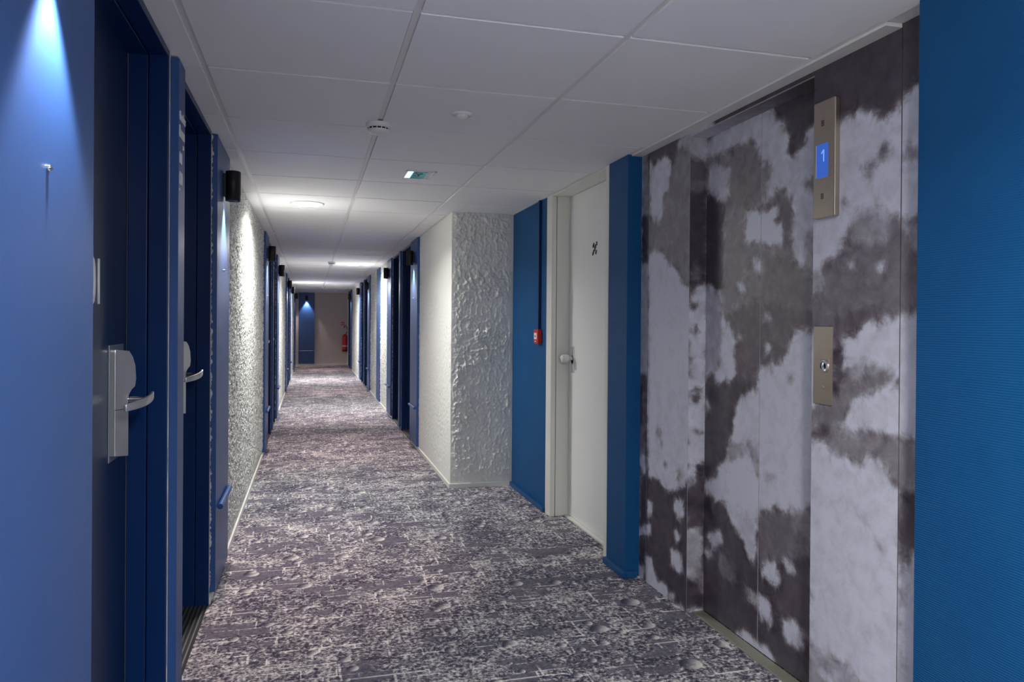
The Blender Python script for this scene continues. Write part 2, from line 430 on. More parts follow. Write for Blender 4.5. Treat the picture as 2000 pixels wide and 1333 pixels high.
wl = thing('wall_left', None, None, (XL, 0, 0), kind='structure')
wr = thing('wall_right', None, None, (XR, 0, 0), kind='structure')
HT = HC+.03
def wallbox(side, y0, y1, parent):
    a, b = sx(side, 0), sx(side, .145)
    obj('wall_strip', MB().box(a, b, y0, y1, 0, HT), M['stucco'], parent)
def basebd(side, y0, y1, parent):
    obj('baseboard', MB().box(sx(side, -.012), sx(side, 0), y0, y1, 0, .036), M['base'], parent, bevel=.002)
def edge_ridge(side, y0, parent):
    """ragged plaster edge beside a door frame"""
    n = 150; zs = np.linspace(0.04, HC-.012, n); w = .012+.016*fbm(zs*14+y0*3, zs*0+y0, 4); d = .004+.004*fbm(zs*25, zs*0+3*y0, 3)
    mb = MB(); vs = []
    for z, ww, dd in zip(zs, w, d):
        vs += [(sx(side, 0), y0, z), (sx(side, -dd), y0+.001, z), (sx(side, -dd*.8), y0+ww*.8, z), (sx(side, 0), y0+ww, z)]
    fs = []
    for i in range(n-1):
        for k in range(3): fs.append((4*i+k, 4*i+k+1, 4*i+k+5, 4*i+k+4))
    mb.add(vs, fs, True); obj('plaster_edge', mb, M['stucco'], parent)

for side, W, g0 in ((-1, wl, 0), (1, wr, 1)):
    for g in range(g0, 4):
        o = g*PER
        if g == 0: wallbox(side, YB, A0-.02, W)
        elif side > 0 and g == 1: pass
        wallbox(side, A1+.02+o, B0-.02+o, W)
        edge_ridge(side, A1+.02+o, W)
        if g < 3:
            edge_ridge(side, B1+.02+o, W)
            y0, y1 = B1+.02+o, A0-.02+o+PER
            near = (side < 0 and g == 0)
            rw = dict(step=.0068 if near else .016, amp=.011)
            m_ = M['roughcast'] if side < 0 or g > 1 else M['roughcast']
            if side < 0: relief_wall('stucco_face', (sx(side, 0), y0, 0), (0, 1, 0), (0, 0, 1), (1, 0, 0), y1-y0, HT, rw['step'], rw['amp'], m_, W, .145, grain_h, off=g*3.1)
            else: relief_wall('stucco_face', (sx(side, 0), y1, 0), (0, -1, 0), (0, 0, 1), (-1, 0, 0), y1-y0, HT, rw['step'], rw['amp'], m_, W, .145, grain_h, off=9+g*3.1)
            basebd(side, y0, y1, W)
        else:
            pass
    # last stretch up to the end wall
    o = 3*PER
    wallbox(side, 22.30, YE, W); basebd(side, 22.30, YE, W)
# lobby side pieces of the right wall
relief_wall('stucco_face', (XR, A0-.02+PER, 0), (0, -1, 0), (0, 0, 1), (-1, 0, 0), A0-.02+PER-5.804, HT, .009, .005, M['stucco'], wr, .10, grain_h, off=2.2)
basebd(1, 5.80, A0-.02+PER, wr)
relief_wall('stucco_face', (XR, 5.80, 0), (1, 0, 0), (0, 0, 1), (0, -1, 0), XN-XR, HT, .0055, .019, M['stucco'], wr, .10, off=5.7)
obj('baseboard', MB().box(XR-.012, XN-.02, 5.788, 5.80, 0, .036), M['base'], wr, bevel=.002)
obj('blue_wall', MB().box(XN, XN+.12, 4.90, 5.80, 0, HT), M['bluewall'], wr)
obj('blue_baseboard', MB().box(XN-.022, XN, 4.905, 5.786, 0, .034), M['bluebase'], wr, bevel=.003)
obj('blue_pillar', MB().box(XN, XN+.14, 3.55, 3.80, 0, HT), M['bluewall'], wr, bevel=.003)
obj('blue_baseboard', MB().box(XN-.022, XN, 3.528, 3.80, 0, .034).box(XN, XM-.018, 3.528, 3.55, 0, .034), M['bluebase'], wr, bevel=.003)
obj('blue_wall', MB().box(XN, XN+.25, YB, 1.645, 0, HT), M['bluewall'], wr, bevel=.002)
obj('blue_baseboard', MB().box(XN-.022, XN, YB, 1.667, 0, .034), M['bluebase'], wr, bevel=.003)
we = obj('wall_end', MB().box(-.75, 2.0, YE, YE+.1, 0, HT), M['beige']); we['kind'] = 'structure'
obj('baseboard', MB().box(XL, XR, YE-.012, YE, 0, .036), M['base'], we)
wb = obj('wall_back', MB().box(-.75, 2.0, YB-.1, YB, 0, HT), M['stucco']); wb['kind'] = 'structure'

# ------------------------------------------------------------------ doors with frames in both corridor walls
lock_outline = [(-.001, .930), (.0, .922), (.043, .916), (.043, 1.055), (.041, 1.085), (.045, 1.100), (.054, 1.113), (.066, 1.122), (.070, 1.145), (.067, 1.185), (.058, 1.212), (.045, 1.230), (.0, 1.236), (-.001, 1.228)]
def card_lock(door, side, yl, sgn):
    """yl = latch-side reference, sgn = direction in y the body widens"""
    X = lambda d: sx(side, d)
    L = .113
    Y = lambda q: yl+sgn*q
    obj('lock_plate', MB().box(X(L), X(L-.003), Y(-.003), Y(.165), .903, 1.248), M['nickel'], door, bevel=.001)
    n = len(lock_outline); dep = lambda q: L-.021-q*.56 if q > 0 else L-.019
    front = [(X(dep(q)), Y(q), z) for q, z in lock_outline]; back = [(X(L-.003), Y(q), z) for q, z in lock_outline]
    b = MB().add(front+back, [tuple(range(n)), tuple(reversed(range(n, 2*n)))]+[(i, n+i, n+(i+1) % n, (i+1) % n) for i in range(n)])
    o = obj('card_lock', b, M['nickel'], door, bevel=.002)
    obj('lower_cover_joint', MB().add([(X(dep(0)-.0006), Y(-.001), 1.057), (X(dep(0)-.0006), Y(-.001), 1.0585), (X(dep(.043)-.0006), Y(.043), 1.0585), (X(dep(.043)-.0006), Y(.043), 1.057),
        (X(dep(0)+.003), Y(-.001), 1.057), (X(dep(0)+.003), Y(-.001), 1.0585), (X(dep(.043)+.003), Y(.043), 1.0585), (X(dep(.043)+.003), Y(.043), 1.057)],
        [(0, 1, 2, 3), (4, 7, 6, 5), (0, 4, 5, 1), (1, 5, 6, 2), (2, 6, 7, 3), (3, 7, 4, 0)]), M['dark'], o)
    obj('edge_joint', MB().box(X(dep(0)-.0007), X(dep(0)+.001), Y(.0), Y(.0016), .94, 1.222), M['dark'], o)
    obj('card_reader', MB().prism([(Y(.055), 1.128), (Y(.092), 1.12), (Y(.098), 1.16), (Y(.088), 1.20), (Y(.06), 1.222)], X(L-.004), X(L-.044)), M['rubber'], o, bevel=.004)
    obj('spindle', MB().tube([(X(.085), Y(.052), 1.084), (X(.014), Y(.052), 1.084)], [.0115, .0095]), M['chrome'], o)
    n = 14; mb = MB(); vs = []
    for i in range(n+1):
        q = i/n; px_, py_, pz_ = X(.006+.050*q**1.6-.007*math.sin(q*3.1)), Y(.060-.120*q), 1.092-.022*q+.005*(1-q)**3
        hh = .0105+.002*math.sin(math.pi*i/n); tt = .0045
        for (a, b_) in ((-1, -1), (1, -1), (1, 1), (-1, 1)): vs.append((px_+a*tt, py_, pz_+b_*hh))
    fs = [(4*i+k, 4*i+(k+1) % 4, 4*(i+1)+(k+1) % 4, 4*(i+1)+k) for i in range(n) for k in range(4)]+[(3, 2, 1, 0), (4*n, 4*n+1, 4*n+2, 4*n+3)]
    mb.add(vs, fs, False)
    lv = obj('lever_handle', mb, M['nickel'], o, bevel=.0025)
    for p_ in lv.data.polygons: p_.use_smooth = True

dn = 0
def room_door(side, y0, y1, latch_far, number):
    global dn
    dn += 1
    X = lambda d: sx(side, d)
    door = thing('door_%d' % dn, None, None, (X(.113), (y0+y1)/2, 0), kind='structure')
    obj('leaf', MB().box(X(.113), X(.15), y0+.004, y1-.004, .012, 2.178), M['leaf'], door, bevel=.001)
    # frame: rebated jambs and head
    for ya, yb, s in ((y0, y0-.02, 1), (y1, y1+.02, -1)):
        obj('jamb', MB().box(X(-.006), X(.052), ya, yb, 0, HC-.012), M['frame'], door, bevel=.0025)
        obj('jamb', MB().box(X(.0545), X(.112), ya+s*.002, yb, 0, HC-.012), M['frame'], door, bevel=.0025)
    obj('frame_head', MB().box(X(-.006), X(.052), y0-.02, y1+.02, 2.180, HC-.008), M['frame'], door, bevel=.0025)
    obj('frame_head', MB().box(X(.0545), X(.145), y0, y1, 2.176, HC-.008), M['frame'], door, bevel=.0025)
    mm = MB().box(X(-.002), X(.112), y0+.003, y1-.004, 0, .006)
    th = obj('threshold_grate', mm, M['dark'], door)
    for k in range(6):
        d = .006+k*.018
        obj('grate_bar', MB().box(X(d), X(d+.007), y0+.003, y1-.004, .004, .010), M['matalu'], th)
    if latch_far: card_lock(door, side, y1-.219, 1)
    else: card_lock(door, side, y0+.219, -1)
    if number:
        me = text_mesh(number, .182, .0015, .0006, .62, 1.05)
        if side < 0: place_text(me, (X(.1115), y1-.478, 1.367), (0, 1, 0), (0, 0, 1))
        else: place_text(me, (X(.1115), y0+.49, 1.367), (0, -1, 0), (0, 0, 1))
        obj('door_number', me, M['letter'], door)
    return door

def ordinal(k): return ['first', 'second', 'third', 'fourth', 'fifth', 'sixth', 'seventh', 'eighth'][k]
SIDEW = {-1: 'left', 1: 'right'}
def sconce(loc, side, label, axis='x', lamp=True):
    """cylinder spotlight on a small arm; loc = point on the wall face at mid height"""
    x, y, z = loc
    if axis == 'x':
        s = 1 if side < 0 else -1
        c = (x+s*.043, y)
        t_ = thing('wall_sconce', label, 'wall lamp', (x, y, z), 'black cylinder sconces on the blue panels')
        obj('back_plate', MB().box(x, x+s*.012, y-.035, y+.035, z-.05, z+.06), M['black'], t_, bevel=.002)
    else:
        c = (x, y-.043)
        t_ = thing('wall_sconce', label, 'wall lamp', (x, y, z), 'black cylinder sconces on the blue panels')
        obj('back_plate', MB().box(x-.035, x+.035, y-.012, y, z-.05, z+.06), M['black'], t_, bevel=.002)
    zb, zt = z-.074, z+.076; r = .037
    obj('cylinder_shade', MB().lathe((c[0], c[1], 0), [(r-.004, zb+.03), (r-.004, zb), (r, zb), (r, zt-.002), (r-.002, zt), (0.0005, zt)], 28), M['black'], t_)
    obj('lens', MB().lathe((c[0], c[1], 0), [(.0005, zb+.026), (r-.004, zb+.026)], 28), M['lens'], t_)
    if lamp:
        l = bpy.data.lights.new('sconce_lamp', 'SPOT'); l.energy = SCONCE_W; l.color = SCONCE_COL; l.spot_size = math.radians(76); l.spot_blend = .55
        l.shadow_soft_size = .02
        lo = bpy.data.objects.new('sconce_lamp', l); COL.objects.link(lo); lo.parent = t_; lo.location = Vector((c[0], c[1], zb-.004))-Vector(t_.location)
    return t_

pcount = {-1: 0, 1: 0}; scount = {-1: 0, 1: 0}; lcount = {-1: 0, 1: 0}
def lamp_panel(side, y0, y1, lamp=True):
    k = pcount[side]; pcount[side] += 1
    X = lambda d: sx(side, d); ym = (y0+y1)/2
    where = 'along the %s wall, counted from the viewer' % SIDEW[side]
    t_ = thing('wall_panel', 'tall blue panel with sconce and bumper bar, %s from the viewer on the %s wall' % (ordinal(k), SIDEW[side]), 'panel', (X(0), ym, 0), 'blue lamp panels beside the doors')
    obj('board', MB().box(X(-.0005), X(-.027), y0, y1, .04, HC-.010), M['panel'], t_, bevel=.0015)
    s = 1 if side < 0 else -1
    xb = X(-.027)
    obj('bumper_bar', MB().tube([(xb+s*.014, y0+.055, .43), (xb+s*.014, y1-.055, .43)], .0135, 18), M['panel'], t_)
    pin = MB().lathe((xb, ym-.005, 1.577), [(.0062, 0), (.0066, s*.002), (.0060, s*.005), (.0040, s*.0075), (.0005, s*.0085)], 18, 'x')
    obj('chrome_pin', pin, M['chrome'], t_, label='small polished chrome pin')
    sconce((xb, ym, 2.005 if k or side > 0 else 2.005), side, 'black cylinder sconce, %s from the viewer on the %s wall' % (ordinal(k), SIDEW[side]), lamp=lamp)

def sign_panel(side, y0, y1):
    k = scount[side]; scount[side] += 1
    X = lambda d: sx(side, d)
    lab = 'narrow blue sign panel between two doors, %s along the %s wall from the viewer' % (ordinal(k), SIDEW[side])
    if side < 0 and k == 0: lab = 'narrow blue panel with pale direction lettering, nearest on the left wall'
    t_ = thing('sign_panel', lab, 'panel', (X(0), (y0+y1)/2, 0), 'narrow blue panels between the doors')
    obj('board', MB().box(X(-.0005), X(-.027), y0, y1, .04, HC-.012), M['panel'], t_, bevel=.0015)
    if side < 0:
        xf = X(-.0272)
        for body, size, z, yy, bold in (('Chambres', .040, 2.000, y0+.008, .0012), ('Rooms', .052, 1.942, y0+.004, .0016), ('>>', .026, 1.906, y0+.074, .0008),
                                  ('101', .056, 1.852, y0+.006, .0), ('120', .062, 1.782, y0+.004, .0), ('-', .05, 1.752, y0+.008, .001)):
            me = text_mesh(body, size, .0022, bold, .68, 1.0)
            place_text(me, (xf, yy, z), (0, 1, 0), (0, 0, 1))
            obj('lettering', me, M['letter'] , t_)

nums = iter(['101', '103', '105', '107', '109', '111', '113', '102', '104', '106', '108', '110', '112'])
for side, g0 in ((-1, 0), (1, 1)):
    for g in range(g0, 4):
        o = g*PER
        lamp_panel(side, PANELS['first'][0]+o, PANELS['first'][1]+o)
        room_door(side, A0+o, A1+o, side < 0, '101' if (side < 0 and g == 0) else None)
        sign_panel(side, PANELS['sign'][0]+o, PANELS['sign'][1]+o)
        if g < 3:
            room_door(side, B0+o, B1+o, side < 0, None)
            lamp_panel(side, PANELS['last'][0]+o, PANELS['last'][1]+o)
        else:
            wallbox(side, B0-.02+o, 22.30, wl if side < 0 else wr)
# plain blue board on the right wall
tp = obj('wall_board', MB().box(XR-.020, XR+.001, 11.98, 12.56, .04, HC-.012), M['panel'], bevel=.0015, org=(XR, 12.27, 0))
tag(tp, 'plain blue upright board without lamp on the right-hand stucco wall', 'panel')

# ------------------------------------------------------------------ lobby: white service door
dn += 1
wd = thing('door_%d' % dn, None, None, (1.71, 4.31, 0), kind='structure')
obj('leaf', MB().box(1.71, 1.75, 3.842, 4.784, .012, 2.188), M['wdoor'], wd, bevel=.0015)
obj('jamb', MB().box(XN-.004, XN+.03, 4.79, 4.90, 0, HC-.007), M['cream'], wd, bevel=.002)
obj('jamb', MB().box(XN+.034, 1.76, 4.79, 4.90, 0, HC-.007), M['cream'], wd, bevel=.002)
obj('jamb', MB().box(XN-.004, 1.76, 3.802, 3.836, 0, HC-.007), M['cream'], wd, bevel=.002)
obj('frame_head', MB().box(XN+.002, 1.76, 3.836, 4.79, 2.190, HC-.007), M['cream'], wd, bevel=.002)
obj('threshold', MB().box(XN+.10, 1.712, 3.836, 4.79, 0, .010), M['base'], wd)
hp = obj('handle_plate', MB().lathe((1.71, 4.705, 1.077), [(.0005, -.006), (.028, -.006), (.030, -.004), (.030, 0)], 28, 'x'), M['plastic'], wd)
hp.scale = (1, 1, 1)
obj('back_plate', MB().box(1.704, 1.7105, 4.682, 4.728, .99, 1.165), M['nickel'], wd, bevel=.002)
obj('knob', MB().lathe((1.71, 4.705, 1.085), [(.012, -.004), (.012, -.03), (.024, -.034), (.0265, -.045), (.0265, -.075), (.022, -.082), (.0005, -.083)], 28, 'x').tube([(1.655, 4.705, 1.085), (1.652, 4.745, 1.087), (1.65, 4.775, 1.089)], [.012, .013, .0155], 16), M['plastic'], wd)
PICT = [((4.3302, 1.812), (4.3562, 1.8081)), ((4.3383, 1.8269), (4.3406, 1.8143)), ((4.2911, 1.8313), (4.2889, 1.8114)), ((4.3052, 1.814), (4.3143, 1.7973)), ((4.3178, 1.7976), (4.3277, 1.7794)), ((4.3399, 1.7821), (4.3448, 1.7648)), ((4.3447, 1.7616), (4.3605, 1.7611)), ((4.2951, 1.7795), (4.3057, 1.7582))]
mb = MB()
for (a, b) in PICT:
    a = Vector((0, a[0], a[1])); b = Vector((0, b[0], b[1])); d = (b-a); n_ = Vector((0, -d.z, d.y)).normalized()*.0045
    e = d.normalized()*.002
    q = [a+n_*2.2-e, b+n_*2.2+e, b-n_*2.2+e, a-n_*2.2-e]
    mb.prism([(p.y, p.z) for p in q], 1.7085, 1.7102)
obj('stair_pictogram', mb, M['ink'], wd, label='black climbing-figure pictogram')

# ------------------------------------------------------------------ printed cloud wall and lift
MURAL_FAR = [
  (0.5, [(3.709,2.301),(3.02,2.263),(3.009,1.632),(3.696,1.692)]),
  (0.18, [(3.539,2.234),(3.044,2.227),(3.158,2.192),(3.19,2.117),(3.21,2.07),(3.238,2.114),(3.287,2.139),(3.374,2.14),(3.434,2.115),(3.474,2.178),(3.538,2.192)]),
  (0.85, [(3.458,2.161),(3.419,2.105),(3.374,2.136),(3.287,2.134),(3.238,2.108),(3.221,2.072),(3.277,1.972),(3.32,1.946),(3.318,1.853),(3.376,1.841),(3.453,1.872)]),
  (0.7, [(3.158,2.173),(3.132,2.211),(3.043,2.208),(3.042,2.134),(3.131,2.148)]),
  (0.6, [(3.708,2.257),(3.483,2.207),(3.476,1.868),(3.701,1.898)]),
  (0.1, [(3.701,1.898),(3.476,1.868),(3.472,1.626),(3.696,1.643)]),
  (0.5, [(3.47,1.803),(3.011,1.749),(3.005,1.383),(3.462,1.39)]),
  (0.1, [(3.7,1.875),(3.476,1.845),(3.472,1.638),(3.593,1.633),(3.694,1.575)]),
  (0.9, [(3.465,1.665),(3.403,1.684),(3.315,1.672),(3.229,1.6),(3.16,1.57),(3.094,1.503),(3.007,1.499),(2.996,0.898),(3.449,0.84)]),
  (0.7, [(3.472,1.638),(3.593,1.637),(3.659,1.566),(3.638,1.363),(3.555,1.363),(3.604,1.327),(3.61,1.213),(3.599,1.071),(3.461,1.046)]),
  (0.25, [(3.694,1.575),(3.659,1.566),(3.638,1.363),(3.588,1.356),(3.686,1.174)]),
  (0.3, [(3.684,1.065),(3.461,1.059),(3.457,0.839),(3.679,0.811)]),
  (0.85, [(3.604,2.206),(3.554,2.195),(3.544,1.631),(3.593,1.635)]),  # pale upright band: a rounded trim's highlight painted into the tone
  (0.85, [(3.596,1.818),(3.547,1.813),(3.542,1.363),(3.588,1.363)]),  # lower stretch of the painted trim highlight
  (0.12, [(3.683,0.998),(3.481,1.015),(3.462,0.051),(3.663,-0.015)]),
  (0.4, [(3.606,1.004),(3.516,1.012),(3.52,0.837),(3.528,0.801),(3.585,0.779),(3.587,0.057),(3.546,0.07),(3.522,0.521),(3.493,0.666),(3.496,1.013)]),
  (0.14, [(3.475,0.573),(2.992,0.666),(2.984,0.207),(3.481,0.044)]),
  (0.88, [(3.461,1.037),(2.999,1.072),(2.992,0.63),(3.04,0.595),(3.142,0.53),(3.251,0.518),(3.308,0.539),(3.368,0.56),(3.443,0.538),(3.47,0.705)]),
  (0.5, [(3.281,0.643),(3.225,0.647),(3.267,0.613)]),
  (0.55, [(3.131,0.639),(3.099,0.658),(3.117,0.579),(3.15,0.585)]),
  (0.6, [(3.387,0.806),(3.313,0.81),(3.283,0.722),(3.357,0.77)]),
  (0.8, [(3.59,0.636),(3.484,0.64),(3.483,0.543),(3.539,0.56)]),
  (0.8, [(3.457,0.418),(3.388,0.434),(3.401,0.342),(3.447,0.331)]),
  (0.88, [(3.142,0.504),(3.089,0.51),(3.07,0.49),(3.075,0.439),(3.14,0.403),(3.18,0.438)]),
  (0.85, [(3.566,0.257),(3.408,0.313),(3.415,0.25),(3.469,0.228),(3.565,0.208)]),
  (0.85, [(3.179,0.349),(3.139,0.366),(3.099,0.314),(3.151,0.293)]),
  (0.12, [(3.665,0.082),(3.014,0.28),(3.008,-0.049),(3.661,-0.104)]),
  (0.92, [(3.192,0.244),(3.135,0.261),(3.097,0.243),(3.06,0.189),(3.12,0.157),(3.19,0.159)]),
  (0.88, [(3.476,0.132),(3.388,0.146),(3.365,0.083),(3.337,0.054),(3.234,0.058),(3.22,-0.011),(3.414,-0.043),(3.473,-0.031)]),
  (0.8, [(3.631,0.03),(3.483,0.084),(3.481,-0.034),(3.662,-0.076)]),
  (0.6, [(3.221,0.038),(3.131,0.052),(3.155,0.001),(3.207,-0.018)]),
  (0.88, [(3.143,-0.001),(3.081,0.019),(3.062,-0.006),(3.142,-0.025)]),
]
MURAL_JAMB = [
  (0.65, [(1.649,2.218),(1.745,2.226),(1.751,1.596),(1.655,1.594)]),
  (0.3, [(1.651,2.09),(1.747,2.065),(1.751,1.596),(1.655,1.594)]),
  (0.1, [(1.652,1.931),(1.7,1.915),(1.748,1.936),(1.751,1.596),(1.655,1.594)]),
  (0.1, [(1.654,1.782),(1.749,1.786),(1.752,1.496),(1.656,1.494)]),
  (0.4, [(1.676,1.599),(1.717,1.594),(1.745,1.514),(1.663,1.537)]),
  (0.82, [(1.656,1.494),(1.684,1.489),(1.752,1.502),(1.759,0.828),(1.663,0.831)]),
  (0.3, [(1.656,1.488),(1.684,1.489),(1.684,1.409),(1.725,1.428),(1.692,1.372),(1.657,1.408)]),
  (0.25, [(1.699,1.323),(1.727,1.286),(1.675,1.273)]),
  (0.5, [(1.659,1.181),(1.7,1.181),(1.681,1.076),(1.66,1.083)]),
  (0.25, [(1.668,1.015),(1.722,1.039),(1.75,1.02),(1.709,0.984),(1.661,1.003)]),
  (0.82, [(1.661,1.014),(1.757,1.012),(1.76,0.678),(1.665,0.608)]),
  (0.35, [(1.683,0.838),(1.752,0.83),(1.752,0.82),(1.711,0.82)]),
  (0.3, [(1.668,0.995),(1.736,1.012),(1.75,0.987),(1.695,0.964)]),
  (0.14, [(1.705,0.68),(1.76,0.684),(1.765,0.181),(1.669,0.189),(1.665,0.565),(1.719,0.605)]),
  (0.6, [(1.653,0.372),(1.698,0.393),(1.744,0.396),(1.746,0.177),(1.713,0.198),(1.713,0.133),(1.655,0.179)]),
  (0.14, [(1.655,0.179),(1.713,0.133),(1.746,0.177),(1.748,-0.071),(1.657,-0.061)]),
  (0.8, [(1.656,0.009),(1.747,0.015),(1.748,-0.023),(1.656,-0.015)]),
]
